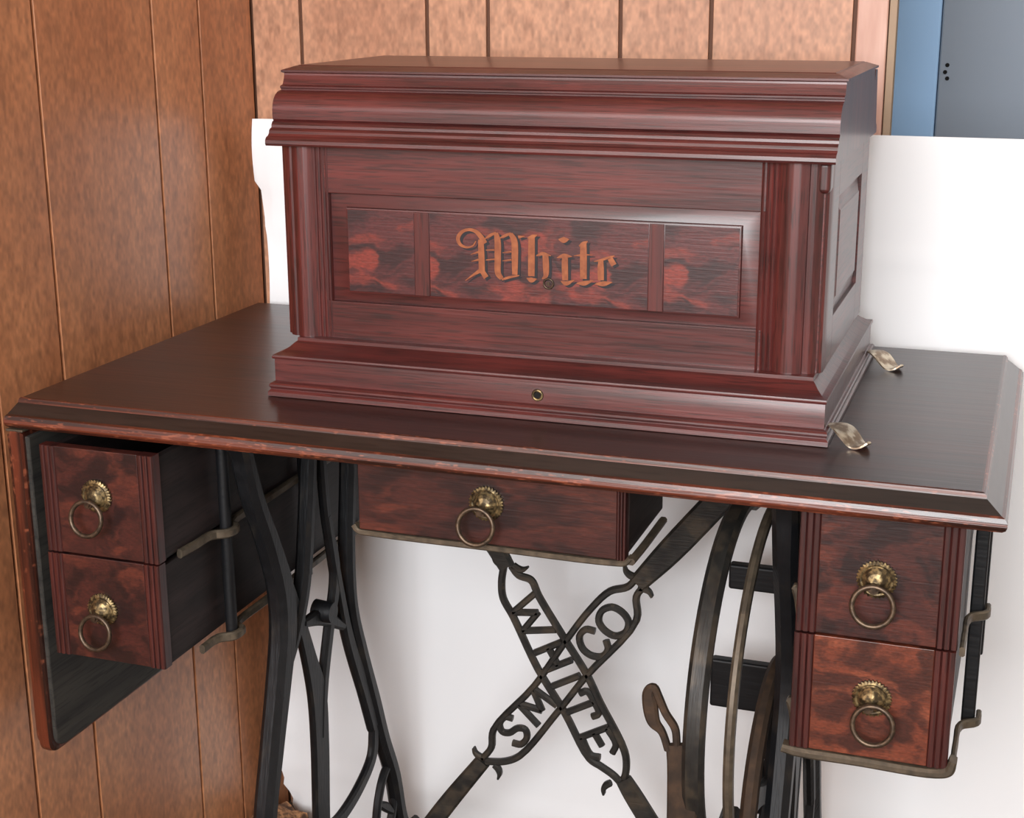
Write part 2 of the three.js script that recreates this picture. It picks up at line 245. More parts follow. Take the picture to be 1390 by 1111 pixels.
{ // the wall with the window, behind the photographer
  const z0 = ROOM.z1, z1 = ROOM.z1 + T, a = ROOM.x0 - T, b = ROOM.x1 + T, y0 = WIN.y0 - H, y1 = WIN.y1 - H;
  struct('wall_front', [box(a, WIN.x0, F, CEIL, z0, z1, 0.001), box(WIN.x1, b, F, CEIL, z0, z1, 0.001), box(WIN.x0, WIN.x1, F, y0, z0, z1, 0.001), box(WIN.x0, WIN.x1, y1, CEIL, z0, z1, 0.001)], M.plaster, { label: 'pale wall with a wide window facing the table', category: 'wall' });
  const w = struct('window_1', [box(WIN.x0, WIN.x0 + 0.03, y0, y1, z0 + 0.03, z0 + 0.07), box(WIN.x1 - 0.03, WIN.x1, y0, y1, z0 + 0.03, z0 + 0.07), box(WIN.x0 + 0.03, WIN.x1 - 0.03, y0, y0 + 0.03, z0 + 0.03, z0 + 0.07), box(WIN.x0 + 0.03, WIN.x1 - 0.03, y1 - 0.03, y1, z0 + 0.03, z0 + 0.07)], M.frameWhite, { label: 'wide white framed window letting in daylight' });
  part(w, 'pane', box(WIN.x0 + 0.03, WIN.x1 - 0.03, y0 + 0.03, y1 - 0.03, z0 + 0.048, z0 + 0.052, 0.0005), M.glass);
}

// ------------------------------------------------------------------ white backdrop sheet behind the table
{
  const t = thing('backdrop_sheet', 'large white paper sheet hanging upright behind the sewing table', 'sheet', [0.7, 0, -0.487]);
  const NX = 120, NY = 90, X0 = -0.008, X1 = 1.65, Y0 = F + 0.001, Y1 = 0.2165, pos = [], idx = [];
  const left = y => -0.004 + 0.006 * Math.sin(y * 26 + 0.8) + (y > 0.14 ? -0.004 : 0.003) + (y < -0.55 ? -0.018 * ss(-0.55, -0.62, y) + 0.012 * ss(-0.66, -0.72, y) + 0.003 * Math.sin(y * 190) : 0);
  for (let s = 0; s < 2; s++) for (let j = 0; j <= NY; j++) for (let i = 0; i <= NX; i++) {
    const v = j / NY, u = Math.pow(i / NX, 1.4), y = Y0 + (Y1 - Y0) * v, xl = left(y), x = xl + (X1 - xl) * u;
    let z = -0.487 + 0.0022 * Math.sin(x * 7 + y * 3) + 0.0016 * Math.sin(y * 11 - x * 4);
    z += 0.006 * Math.exp(-(x - xl) / 0.014) * Math.sin(y * 30 + 1) ;
    z += 0.0016 * Math.exp(-Math.pow((y - 0.088) / 0.006, 2)) + 0.002 * Math.exp(-Math.pow((y + 0.64) / 0.006, 2));
    pos.push(x, y, z - s * 0.0012);
  }
  const W1 = NX + 1, S = W1 * (NY + 1);
  for (let j = 0; j < NY; j++) for (let i = 0; i < NX; i++) { const a = j * W1 + i, b = a + 1, c = a + W1, d = c + 1; idx.push(a, b, d, a, d, c, S + a, S + d, S + b, S + a, S + c, S + d); }
  for (let i = 0; i < NX; i++) { const a = i, b = i + 1, c = NY * W1 + i, d = c + 1; idx.push(a, S + b, b, a, S + a, S + b, c, d, S + d, c, S + d, S + c); }
  for (let j = 0; j < NY; j++) { const a = j * W1, c = a + W1, b = a + NX, d = b + W1; idx.push(a, c, S + c, a, S + c, S + a, b, S + d, d, b, S + b, S + d); }
  part(t, 'paper', finish(geoFrom(pos, idx), 0.9), M.paper);
}
{ // crumpled brown scrap in the corner on the floor
  const t = thing('crumpled_scrap', 'crumpled brown scrap on the floor in the wall corner', 'scrap', [0.0, 0, -0.44]);
  const g = new THREE.IcosahedronGeometry(1, 5), p = g.attributes.position;
  for (let i = 0; i < p.count; i++) { const x = p.getX(i), y = p.getY(i), z = p.getZ(i); const n = 0.75 + 0.5 * fbm(mod(x * 0.5 + 1, 1), mod(y * 0.5 + z * 0.31 + 1, 1), 6, 6, 3, 191); p.setXYZ(i, 0.0 + x * n * 0.045, F + 0.036 + Math.max(-0.036, y * n * 0.034), -0.44 + z * n * 0.036); }
  part(t, 'paper_wad', finish(g, 0.3), M.scrap, { tile: [0.06, 0.06] });
}

// ------------------------------------------------------------------ the treadle sewing table
const table = thing('sewing_table', 'dark mahogany treadle sewing table on black cast-iron legs with ring-pull drawers', 'table', [0.43, 0, -0.22]);
const TW = 0.86, TD = 0.458;
part(table, 'table_top', box(0.0005, TW - 0.0005, -0.0255, 0, -TD, -0.0005, 0.0008), M.top, { tile: [0.9, 0.45], off: 0.3 });
{
  const P = [[-0.004, -0.0006], [0, 0.0002], [0.0016, -0.0004], [0.003, -0.0022], [0.0034, -0.0042], [0.0046, -0.0052], [0.0058, -0.0085], [0.0085, -0.0112], [0.012, -0.0125], [0.0148, -0.0126], [0.0176, -0.0138], [0.0194, -0.0168], [0.0196, -0.0198], [0.0186, -0.0228], [0.016, -0.025], [0.01, -0.0257], [-0.004, -0.0257]];
  const rings = P.map(([o, y]) => rectY(-Math.max(0, o) * 0.35 - Math.min(0, o) , TW + o, -TD - 0.0004, o, y));
  // front and right runs of the moulding, mitred at the corner: arris bead, dark cove, worn lip
  const strip = (i, j, k0, k1) => { const pos = [], idx = [], rs = rings.slice(k0, k1 + 1); rs.forEach(r => { pos.push(...r[i], ...r[j]); }); const m = rs.length; for (let k = 0; k < m; k++) { const a = k * 2, b = ((k + 1) % m) * 2; idx.push(a, b, a + 1, a + 1, b, b + 1); } for (let k = 1; k < m - 1; k++) { idx.push(0, k * 2, (k + 1) * 2, 1, (k + 1) * 2 + 1, k * 2 + 1); } return finish(geoFrom(pos, idx), 0.55); };
  for (const [a, c, gr] of [[0, 1, 'x'], [1, 2, 'z']]) {
    const lip = part(table, 'edge_moulding', strip(a, c, 9, 16), M.edge, { grain: gr, tile: [0.5, 0.06], label: 'worn rounded lip of the table top' });
    part(lip, 'bead', strip(a, c, 0, 4), M.edge, { grain: gr, tile: [0.5, 0.06], off: 2.3 });
    part(lip, 'cove', strip(a, c, 4, 9), M.ebony, { grain: gr, label: 'blackened hollow between bead and lip' });
  }
}
// drop leaf hanging at the left end
{
  const prof = (i, r) => { const s = new THREE.Shape(); const a = -0.445 + i, b = 0.02 - i, c = -0.36 + i, d = -0.0275 - i; s.moveTo(a + r, c); s.lineTo(b - r, c); s.quadraticCurveTo(b, c, b, c + r); s.lineTo(b, d); s.lineTo(a, d); s.lineTo(a, c + r); s.quadraticCurveTo(a, c, a + r, c); return s.getPoints(6).map(p => [p.x, p.y]); };
  const ring = (x, i) => prof(i, 0.016).slice(0, -1).map(([z, y]) => [x, y, z]);
  const leaf = part(table, 'drop_leaf', loft([ring(-0.0085, 0.009), ring(-0.0075, 0.005), ring(-0.0035, 0.0035), ring(-0.0015, 0.0005), ring(0.004, 0), ring(0.0095, 0.0006), ring(0.0112, 0.003)]), M.edge, { grain: 'y', tile: [0.5, 0.2], label: 'folded-down drop leaf with a moulded edge' });
  part(leaf, 'underside', loft([ring(0.0105, 0.006), ring(0.0145, 0.006), ring(0.0152, 0.007)]), M.underside, { grain: 'z', tile: [0.6, 0.3], label: 'dark unvarnished underside of the drop leaf' });
  part(table, 'hinge', box(-0.0065, 0.012, -0.0285, -0.0262, -0.02, 0.0185, 0.0006), M.strap);
}

// ring-pull drawers
const ringGeo = (c, r, tr, tilt = 0) => { const g = new THREE.TorusGeometry(r, tr, 12, 40); g.rotateX(tilt); g.translate(...c); return g; };
function addPull(drawer, x, y, z, turn = 0) {
  const R = 0.0152, pos = [], idx = [], N = 128, K = 9;
  const prof = [[0, 0.0098], [0.25, 0.0094], [0.45, 0.0080], [0.6, 0.0058], [0.7, 0.0036], [0.75, 0.003], [0.84, 0.0034], [1.0, 0.0022], [1.0, 0.0]];
  for (let k = 0; k < K; k++) for (let i = 0; i < N; i++) { const a = i / N * Math.PI * 2; let r = prof[k][0] * R; if (k >= K - 2) r *= 1 + 0.05 * Math.cos(i * Math.PI * 0.5); pos.push(x + r * Math.cos(a), y + r * Math.sin(a), z + prof[k][1]); }
  for (let k = 0; k < K - 1; k++) for (let i = 0; i < N; i++) { const a = k * N + i, b = k * N + (i + 1) % N; idx.push(a, a + N, b, b, a + N, b + N); }
  const plate = part(drawer, 'pull_plate', finish(geoFrom(pos, idx), 0.5), M.brass, { tile: [0.05, 0.05], label: 'domed brass plate with a notched rim' });
  const py = y - 0.004, pz = z + 0.0105;
  part(drawer, 'pull_post', [cyl('z', [x - 0.001, py, pz], 0.0042, 0.007, 20), cyl('z', [x - 0.001, py, pz + 0.004], 0.0024, 0.002, 16)], M.ring, { tile: [0.05, 0.05] });
  const g = new THREE.TorusGeometry(0.0158, 0.0022, 12, 44); g.translate(0, -0.0158, 0); g.rotateX(-0.16); g.rotateZ(turn); g.translate(x - 0.001, py + 0.002, pz + 0.0025);
  part(drawer, 'pull_ring', g, M.ring, { tile: [0.05, 0.05], label: 'tarnished metal ring hanging from its plate' });
}
function addDrawer(x0, x1, y0, y1, z, depth, opt) {
  const reed = opt.reed ?? 0.016, th = 0.012;
  const d = part(table, 'drawer', box(x0 + (opt.noLeft ? 0 : reed), x1 - reed, y0, y1, z - th, z - 0.0008, 0.0008), M[opt.mat || 'drawerBurl'], { tile: opt.tile || [0.15, 0.12], off: opt.off, label: opt.label });
  const reedProf = (a, dir) => { const p = [[0, -th]]; const n = 3, w = reed / n; for (let k = 0; k < n; k++) for (let i = 0; i <= 6; i++) { const t = i / 6; p.push([k * w + w * t, -0.0016 + 0.0017 * Math.sqrt(Math.max(0, 1 - Math.pow(2 * t - 1, 2)))]); } p.push([reed, -th]); return p.map(([s, q]) => [a + dir * s, z + q]); };
  const mk = (a, dir) => { let q = reedProf(a, dir); if (dir < 0) q = q.reverse(); return prism(q, 'y', y0, y1, 0.5); };
  if (!opt.noLeft) part(d, 'reeded_edge', mk(x0, 1), M.drawerWood, { grain: 'y', off: opt.off });
  part(d, 'reeded_edge', mk(x1, -1), M.drawerWood, { grain: 'y', off: opt.off + 0.4 });
  const zb = z - depth, s = 0.007, e = 0.002;
  part(d, 'drawer_box', [box(x0 + e, x0 + e + s, y0, y1 - 0.004, zb, z - th, 0.0008), box(x1 - e - s, x1 - e, y0, y1 - 0.004, zb, z - th, 0.0008), box(x0 + e + s, x1 - e - s, y0, y1 - 0.008, zb, zb + s, 0.0008), box(x0 + e + s, x1 - e - s, y0, y0 + 0.005, zb + s, z - th, 0.0008)], M.plainWood, { grain: 'z', off: opt.off });
  addPull(d, opt.px, opt.py, z, opt.turn);
  return d;
}
addDrawer(0.037, 0.156, -0.1365, -0.034, 0.03, 0.44, { px: 0.096, py: -0.077, off: 0.2, turn: -0.12, label: 'upper drawer beside the drop leaf, pulled slightly open' });
addDrawer(0.036, 0.155, -0.2405, -0.1385, 0.03, 0.44, { px: 0.0925, py: -0.1885, off: 1.1, turn: 0.06, label: 'lower drawer beside the drop leaf' });
addDrawer(0.725, 0.8505, -0.1315, -0.0275, 0, 0.28, { px: 0.7865, py: -0.0795, off: 2.3, turn: 0.02, label: 'upper burl-faced drawer beside the flywheel' });
addDrawer(0.7245, 0.85, -0.2345, -0.1335, 0, 0.28, { px: 0.7885, py: -0.181, off: 3.6, turn: 0.28, label: 'lower orange burl drawer beside the flywheel', mat: 'drawerOrange' });
addDrawer(0.333, 0.578, -0.0985, -0.029, -0.02, 0.14, { px: 0.4545, py: -0.0605, off: 4.4, turn: -0.25, reed: 0.008, noLeft: true, tile: [0.3, 0.12], label: 'wide centre drawer above the lettered brace' });

// straps and rods that carry the drawers
const side = [];
const zPath = (x, y, pts, w, t) => bar(pts.map(([z, dx]) => [z, x + dx, w]), t, (a, b, n) => [b, y + n, a], { sub: 4 });
part(table, 'drawer_strap', zPath(0.159, -0.1385, [[-0.005, -0.003], [-0.03, -0.001], [-0.058, 0.0005], [-0.068, 0.012], [-0.084, 0.013], [-0.094, 0.001], [-0.16, -0.001], [-0.4, -0.001]], 0.006, 0.009), M.strap, { grain: 'z', tile: [0.1, 0.1] });
part(table, 'drawer_strap', zPath(0.159, -0.2455, [[-0.03, -0.001], [-0.058, 0.0005], [-0.068, 0.012], [-0.084, 0.013], [-0.094, 0.001], [-0.16, -0.001], [-0.4, -0.001]], 0.006, 0.009), M.strap, { grain: 'z', tile: [0.1, 0.1] });
for (const x of [0.1645]) part(table, 'drawer_rod', tube([[x, -0.026, -0.076], [x, -0.14, -0.076], [x, -0.247, -0.076]], 0.0058, 20, 12), M.iron);
part(table, 'drawer_rod', tube([[0.1645, -0.026, -0.24], [0.1645, -0.14, -0.24], [0.1645, -0.247, -0.24]], 0.0058, 20, 12), M.iron);
// the other stack: strap under the lowest drawer, hooks and rods
part(table, 'drawer_strap', [bar([[0.719, -0.237, 0.007], [0.73, -0.2388, 0.008], [0.78, -0.239, 0.008], [0.842, -0.239, 0.008], [0.8515, -0.2355, 0.008], [0.8545, -0.226, 0.006]], 0.014, (a, b, n) => [a, b, -0.004 + n]), zPath(0.853, -0.231, [[0.0, 0.001], [-0.04, 0.001], [-0.075, 0.003], [-0.086, 0.0155], [-0.102, 0.0162]], 0.0045, 0.008)], M.strap, { tile: [0.1, 0.1] });
part(table, 'drawer_strap', zPath(0.8532, -0.1335, [[-0.004, 0.001], [-0.04, 0.001], [-0.075, 0.003], [-0.086, 0.0155], [-0.102, 0.0162]], 0.0045, 0.008), M.strap, { grain: 'z', tile: [0.1, 0.1] });
for (const z of [-0.096, -0.24]) part(table, 'drawer_rod', box(0.8552, 0.8665, -0.236, -0.026, z - 0.006, z + 0.006, 0.002), M.iron);
for (const y of [-0.112, -0.213]) part(table, 'strap_hook', bar([[0.7175, y + 0.006, 0.004], [0.7205, y + 0.004, 0.008], [0.7225, y - 0.006, 0.006], [0.7232, y - 0.02, 0.003]], 0.008, (a, b, n) => [a, b, -0.03 + n]), M.strap, { tile: [0.1, 0.1] });
// strap under the centre drawer, turned back at the right
part(table, 'drawer_strap', [bar([[0.327, -0.0955, 0.005], [0.331, -0.1005, 0.005], [0.345, -0.1018, 0.005], [0.45, -0.102, 0.005], [0.565, -0.102, 0.005], [0.578, -0.1005, 0.005], [0.5825, -0.096, 0.005]], 0.010, (a, b, n) => [a, b, -0.024 + n]), zPath(0.583, -0.0985, [[-0.02, 0], [-0.06, 0.001], [-0.13, 0.001]], 0.007, 0.006)], M.strap, { tile: [0.1, 0.1] });

// cast-iron side frames
const mm = a => a / 1000;
function frameGeo(X) {
  const pl = (z, y, n) => [X + n, y, z], out = [];
  const ext = { 0: [null, [[-74, -540, 22], [-66, -640, 24], [-60, -700, 30]]], 2: [[[-214, -60, 13], [-216, -28, 16]], null], 3: [[[-234, -28, 10]], null], 5: [[[-300, -70, 14], [-298, -28, 16]], [[-438, -672, 20], [-452, -702, 28]]], 1: [null, [[-205, -600, 26], [-205, -640, 30]]] };
  FRAME.forEach((f, i) => {
    let p = f.p.slice(); if (i === 0) p = [[-62, -28, 18]].concat(p);
    if (ext[i] && ext[i][0]) p = ext[i][0].slice().reverse().concat(p); if (ext[i] && ext[i][1]) p = p.concat(ext[i][1]);
    out.push(bar(p.map(q => q.map(mm)), mm(f.t), pl));
  });
  out.push(cyl('x', [X + 0.004, -0.281, -0.2245], 0.0125, 0.022, 28, 0.011));
  out.push(bar([[-0.045, -0.029, 0.006], [-0.2, -0.029, 0.006], [-0.42, -0.029, 0.006]], 0.02, pl, { sub: 2 }));
  out.push(bar([[-0.07, -0.625, 0.016], [-0.15, -0.61, 0.018], [-0.24, -0.6, 0.02], [-0.34, -0.62, 0.018], [-0.43, -0.66, 0.016]], 0.012, pl));
  // open oval scroll in the fork of the rear leg
  out.push(bar([...Array(14)].map((_, i) => { const a = i / 14 * Math.PI * 2; return [-0.374 + 0.026 * Math.cos(a) - 0.012 * Math.sin(a), -0.6 + 0.05 * Math.sin(a), 0.008]; }), 0.010, pl, { closed: true, sub: 3 }));
  out.push(bar([[-0.352, -0.585, 0.006], [-0.374, -0.6, 0.012], [-0.395, -0.62, 0.006]], 0.008, pl));
  return merge(out);
}
for (const X of [0.187, 0.702]) {
  const f = part(table, 'side_frame', frameGeo(X), M.iron, { grain: 'y', tile: [0.12, 0.12], label: 'black cast-iron side frame with crossing curved bars' });
  for (const z of [-0.06, -0.452]) part(f, 'caster', [cyl('z', [X, F + 0.0185, z], 0.018, 0.014, 28), box(X - 0.007, X + 0.007, F + 0.016, F + 0.05, z - 0.012, z + 0.012, 0.003)], M.iron);
}
// crossed brace with the cast lettering
{
  const Z = -0.3, pl = (x, y, n) => [x, y, Z + n], t = 0.008, rail = 0.0076, list = [];
  for (const k of ['r1l', 'r1r', 'r2u', 'r2l']) list.push(bar(BRACE[k].map(p => [mm(p[0]), mm(p[1]), rail]), t, pl, { sub: 5 }));
  const W = { a: [0.022, 0.021, 0.018], b: [0.02, 0.027, 0.028, 0.028], c: [0.018, 0.021, 0.022], d: [0.018, 0.024, 0.026] };
  for (const k of ['a', 'b', 'c', 'd']) list.push(bar(BRACE[k].map((p, i) => [mm(p[0]), mm(p[1]), W[k][i]]), 0.01, pl, { sub: 4 }));
  list.push(bar([[0.292, -0.105, 0.026], [0.25, -0.075, 0.026], [0.193, -0.045, 0.026]], 0.01, pl, { sub: 3 }));
  list.push(bar([[0.655, -0.085, 0.026], [0.7, -0.045, 0.026]], 0.01, pl, { sub: 1 }));
  list.push(bar([[0.265, -0.565, 0.022], [0.192, -0.64, 0.022]], 0.01, pl, { sub: 1 }), bar([[0.54, -0.52, 0.022], [0.6, -0.605, 0.022], [0.698, -0.64, 0.022]], 0.01, pl, { sub: 3 }));
  // little leaf curls where the bars open out
  const curl = (x, y, a, s = 1) => { const c = Math.cos(a), n = Math.sin(a); return bar([[0, 0, 0.007], [0.006, 0.002, 0.0075], [0.012, 0.001, 0.005], [0.0165, -0.003, 0.0022]].map(([p, q, w]) => [x + (p * c - q * s * n), y + (p * n + q * s * c), w]), t, pl, { sub: 4 }); };
  list.push(curl(0.373, -0.232, 2.9), curl(0.38, -0.232, -0.2, -1), curl(0.519, -0.24, -0.3), curl(0.345, -0.468, 2.6), curl(0.357, -0.474, -1.1), curl(0.503, -0.466, -0.35), curl(0.492, -0.472, -2.2, -1), curl(0.516, -0.228, 2.6));
  const brace = part(table, 'cross_brace', merge(list), M.ironDusty, { tile: [0.12, 0.12], label: 'iron cross brace of two open bars carrying cast letters' });
  // letters as strokes on a 0..1 box; reading along the bar from p0, up towards the second rail
  const A = { W: [[[0, 1.02], [0.22, 0]], [[0.22, 0], [0.46, 0.75]], [[0.46, 0.75], [0.72, 0]], [[0.72, 0], [1, 1.02]]], H: [[[0.1, 0], [0.1, 1]], [[0.9, 0], [0.9, 1]], [[0.1, 0.5], [0.9, 0.5]]], I: [[[0.5, 0], [0.5, 1]]],
    T: [[[0.5, 0], [0.5, 1]], [[0, 0.7], [0.02, 0.95], [0.5, 1], [0.98, 0.95], [1, 0.7]]], E: [[[0.1, 0], [0.1, 1]], [[0.1, 0.96], [0.75, 0.97], [1, 0.72]], [[0.1, 0.5], [0.65, 0.52]], [[0.1, 0.04], [0.8, 0.03], [1, 0.28]]],
    S: [[[0.9, 0.78], [0.72, 1], [0.3, 0.98], [0.12, 0.75], [0.3, 0.55], [0.72, 0.45], [0.9, 0.24], [0.68, 0.02], [0.25, 0.02], [0.05, 0.25]]], M: [[[0.02, 0], [0.12, 1]], [[0.12, 1], [0.5, 0.25]], [[0.5, 0.25], [0.88, 1]], [[0.88, 1], [0.98, 0]]],
    C: [[[0.92, 0.72], [0.72, 0.98], [0.35, 0.98], [0.06, 0.65], [0.08, 0.3], [0.35, 0.02], [0.72, 0.04], [0.94, 0.28]]], O: [[[0.5, 1], [0.12, 0.85], [0, 0.5], [0.12, 0.15], [0.5, 0], [0.88, 0.15], [1, 0.5], [0.88, 0.85]]] };
  const put = (ch, p0, p1, up, s0, s1, lo, hi, w = 0.0074) => {
    const L = Math.hypot(p1[0] - p0[0], p1[1] - p0[1]), ex = [(p1[0] - p0[0]) / L, (p1[1] - p0[1]) / L], ey = [-ex[1], ex[0]];
    const g = A[ch].map(st => bar(st.map(([a, b]) => { const s = s0 + (s1 - s0) * a, v = lo + (hi - lo) * b; return [p0[0] + ex[0] * s + ey[0] * v, p0[1] + ex[1] * s + ey[1] * v, w]; }), t - 0.001, pl, { sub: st.length > 2 ? 4 : 1, closed: ch === 'O' }));
    part(brace, 'cast_letter', merge(g), M.ironDusty, { tile: [0.12, 0.12] });
  };
  const w0 = [0.384, -0.2585], w1 = [0.491, -0.4475], s0 = [0.3665, -0.4455], s1 = [0.5105, -0.2585];
  // measured across the bars
  for (const [c, a, b] of [['W', 0.012, 0.058], ['H', 0.07, 0.098], ['I', 0.1085, 0.1205], ['T', 0.133, 0.162], ['E', 0.176, 0.208]]) put(c, w0, w1, 1, a, b, -0.0175, 0.018);
  for (const [c, a, b] of [['S', 0.008, 0.036], ['M', 0.048, 0.084], ['C', 0.156, 0.186], ['O', 0.192, 0.222]]) put(c, s0, s1, 1, a, b, -0.0165, 0.017);
}
// curved guard bars, flywheel and belt lever
{
  const cy = -0.27, cz = -0.19, R = 0.166;
  const arc = (x, R0, w, th, a0, a1) => bar([...Array(25)].map((_, i) => { const a = a0 + (a1 - a0) * i / 24; return [cz + R0 * Math.cos(a), cy + R0 * Math.sin(a), th]; }), w, (z, y, n) => [x + n, y, z], { sub: 2, chamfer: 0.3 });
  const guard = part(table, 'wheel_guard', arc(0.6405, R, 0.019, 0.013, 2.0, -1.75), M.ironDusty, { grain: 'y', tile: [0.12, 0.12], label: 'broad curved iron guard bar in front of the flywheel' });
  part(guard, 'inner_guard_bar', arc(0.672, R + 0.004, 0.0085, 0.012, 2.0, -1.75), M.strap, { grain: 'y', tile: [0.12, 0.12], label: 'slim worn metal guard bar' });
  part(guard, 'cross_piece', box(0.602, 0.704, -0.2525, -0.2245, -0.372, -0.358, 0.003), M.iron);
  part(guard, 'cross_piece', box(0.586, 0.704, -0.392, -0.336, -0.372, -0.358, 0.003), M.iron);
  // flywheel close to the side frame
  const wy = -0.39, wz = -0.2, WR = 0.122;
  const wheel = part(table, 'flywheel', bar([...Array(40)].map((_, i) => { const a = i / 40 * Math.PI * 2; return [wz + WR * Math.cos(a), wy + WR * Math.sin(a), 0.022]; }), 0.014, (z, y, n) => [0.68 + n, y, z], { closed: true, sub: 2 }), M.rust, { tile: [0.12, 0.12], label: 'rusty dark flywheel seen nearly edge-on' });
  part(wheel, 'hub', [cyl('x', [0.68, wy, wz], 0.026, 0.03, 28)], M.iron);
  for (let k = 0; k < 6; k++) { const a = k / 6 * Math.PI * 2 + 0.4; part(wheel, 'spoke', bar([[wz + 0.016 * Math.cos(a), wy + 0.016 * Math.sin(a), 0.03], [wz + 0.06 * Math.cos(a), wy + 0.06 * Math.sin(a), 0.022], [wz + 0.114 * Math.cos(a), wy + 0.114 * Math.sin(a), 0.03]], 0.008, (z, y, n) => [0.68 + n, y, z], { sub: 4 }), M.iron); }
  const lv = part(table, 'belt_lever', bar([[0.6315, -0.5, 0.028], [0.631, -0.34, 0.027], [0.63, -0.285, 0.027], [0.6285, -0.268, 0.026], [0.628, -0.265, 0.022]], 0.006, (a, b, n) => [a, b, -0.03 + n]), M.rust, { grain: 'y', tile: [0.1, 0.1], label: 'rusty flat lever with a looped end beside the flywheel' });
  part(lv, 'loop', bar([[0.617, -0.272, 0.006], [0.611, -0.256, 0.006], [0.6035, -0.2475, 0.011], [0.6, -0.232, 0.013], [0.599, -0.219, 0.010], [0.603, -0.2155, 0.007], [0.6075, -0.224, 0.0065], [0.614, -0.238, 0.006], [0.6225, -0.251, 0.006], [0.6245, -0.266, 0.006]], 0.008, (a, b, n) => [a, b, -0.03 + n], { sub: 5 }), M.rust, { tile: [0.1, 0.1] });
  part(lv, 'pivot', bar([[0.632, -0.485, 0.02], [0.665, -0.49, 0.018], [0.7, -0.5, 0.02]], 0.008, (a, b, n) => [a, b, -0.038 + n], { sub: 2 }), M.iron);
}
// ------------------------------------------------------------------ the wooden cover on the table
const cover = thing('machine_cover', 'red mahogany sewing machine cover with moulded lid and gilt blackletter word', 'cover', [0.475, H, -0.247]);
const BX0 = 0.2175, BX1 = 0.7335, BZ0 = -0.4176, BZ1 = -0.0759;
{
  const P = [[0, 0.0006], [0, 0.0046], [-0.0016, 0.0055], [-0.0028, 0.0066], [-0.003, 0.0072], [-0.0024, 0.0082], [-0.0012, 0.0096], [-0.0014, 0.0112], [-0.003, 0.0124], [-0.0058, 0.0128], [-0.0075, 0.0134], [-0.0075, 0.0345], [-0.0056, 0.0352], [-0.005, 0.037], [-0.0058, 0.0385], [-0.0085, 0.039], [-0.014, 0.0402], [-0.0215, 0.0436], [-0.0275, 0.0475], [-0.0292, 0.0482], [-0.0295, 0.0512], [-0.032, 0.0515]];
  const base = part(cover, 'base', loft(P.map(([o, y]) => rectY(BX0 - o * 0.62, BX1 + o * 0.62, BZ0 - o, BZ1 + o, y))), M.case, { tile: [0.5, 0.16], off: 0.9 });
  const kx = 0.4796, ky = 0.0215, kz = BZ1 - 0.0075;
  part(base, 'keyhole', [ringGeo([kx, ky, kz + 0.0004], 0.0042, 0.0013)], M.brass, { tile: [0.05, 0.05], label: 'small round metal keyhole' });
  part(base, 'key_slot', cyl('z', [kx, ky, kz], 0.0036, 0.001, 20), M.hole);
}
const CX0 = 0.2168, CX1 = 0.7195, CZ0 = -0.385, CZ1 = -0.115;
const body = part(cover, 'body', box(CX0 + 0.008, CX1 - 0.0035, 0.0505, 0.23, CZ0, CZ1 - 0.0055, 0.001), M.case, { off: 2.2 });
part(body, 'rail', box(0.264, 0.668, 0.1863, 0.229, CZ1 - 0.006, CZ1, 0.0007), M.case, { off: 3.1, tile: [0.5, 0.2] });
part(body, 'rail', box(0.264, 0.668, 0.0508, 0.0862, CZ1 - 0.006, CZ1, 0.0007), M.case, { off: 4.9, tile: [0.5, 0.2] });
{ // corner posts with flutes and a rounded shaft
  const prof = w => { const p = []; const fl = 3, f0 = 0.0012, fw = 0.0046; p.push([0, 0.0004]); for (let k = 0; k < fl; k++) for (let i = 0; i <= 6; i++) { const t = i / 6; p.push([f0 + k * fw + fw * t, 0.0012 - 0.0018 * Math.sin(Math.PI * t)]); }
    const s0 = f0 + fl * fw + 0.001, s1 = w - 0.0165; for (let i = 0; i <= 12; i++) { const t = i / 12; p.push([s0 + (s1 - s0) * t, 0.0006 + 0.0052 * Math.sin(Math.PI * (0.08 + 0.84 * t))]); }
    p.push([s1 + 0.0005, -0.0002], [s1 + 0.003, 0.0006], [s1 + 0.0055, 0.0002], [s1 + 0.0085, -0.0014], [s1 + 0.0105, -0.004], [w - 0.0045, -0.0075], [w - 0.0012, -0.0095], [w, -0.0125]); return p; };
  const pr = prof(0.0558), inner = -0.03;
  const right = pr.map(([s, d]) => [0.6637 + s, CZ1 + d]).concat([[0.6637 + 0.0558, CZ1 + inner], [0.6637, CZ1 + inner]]);
  const wl = prof(0.0512), left = wl.map(([s, d]) => [0.268 - s, CZ1 + d]).concat([[0.268 - 0.0512, CZ1 + inner], [0.268, CZ1 + inner]]);
  part(body, 'corner_post', prism(left, 'y', 0.0508, 0.229, 0.5), M.case, { grain: 'y', off: 1.4, tile: [0.4, 0.2] });
  part(body, 'corner_post', prism(right.reverse(), 'y', 0.0508, 0.229, 0.5), M.case, { grain: 'y', off: 5.4, tile: [0.4, 0.2] });
  part(body, 'corner_stop', box(0.7085, 0.7196, 0.203, 0.229, CZ1 - 0.02, CZ1 - 0.0005, 0.004), M.case, { grain: 'y' });
}
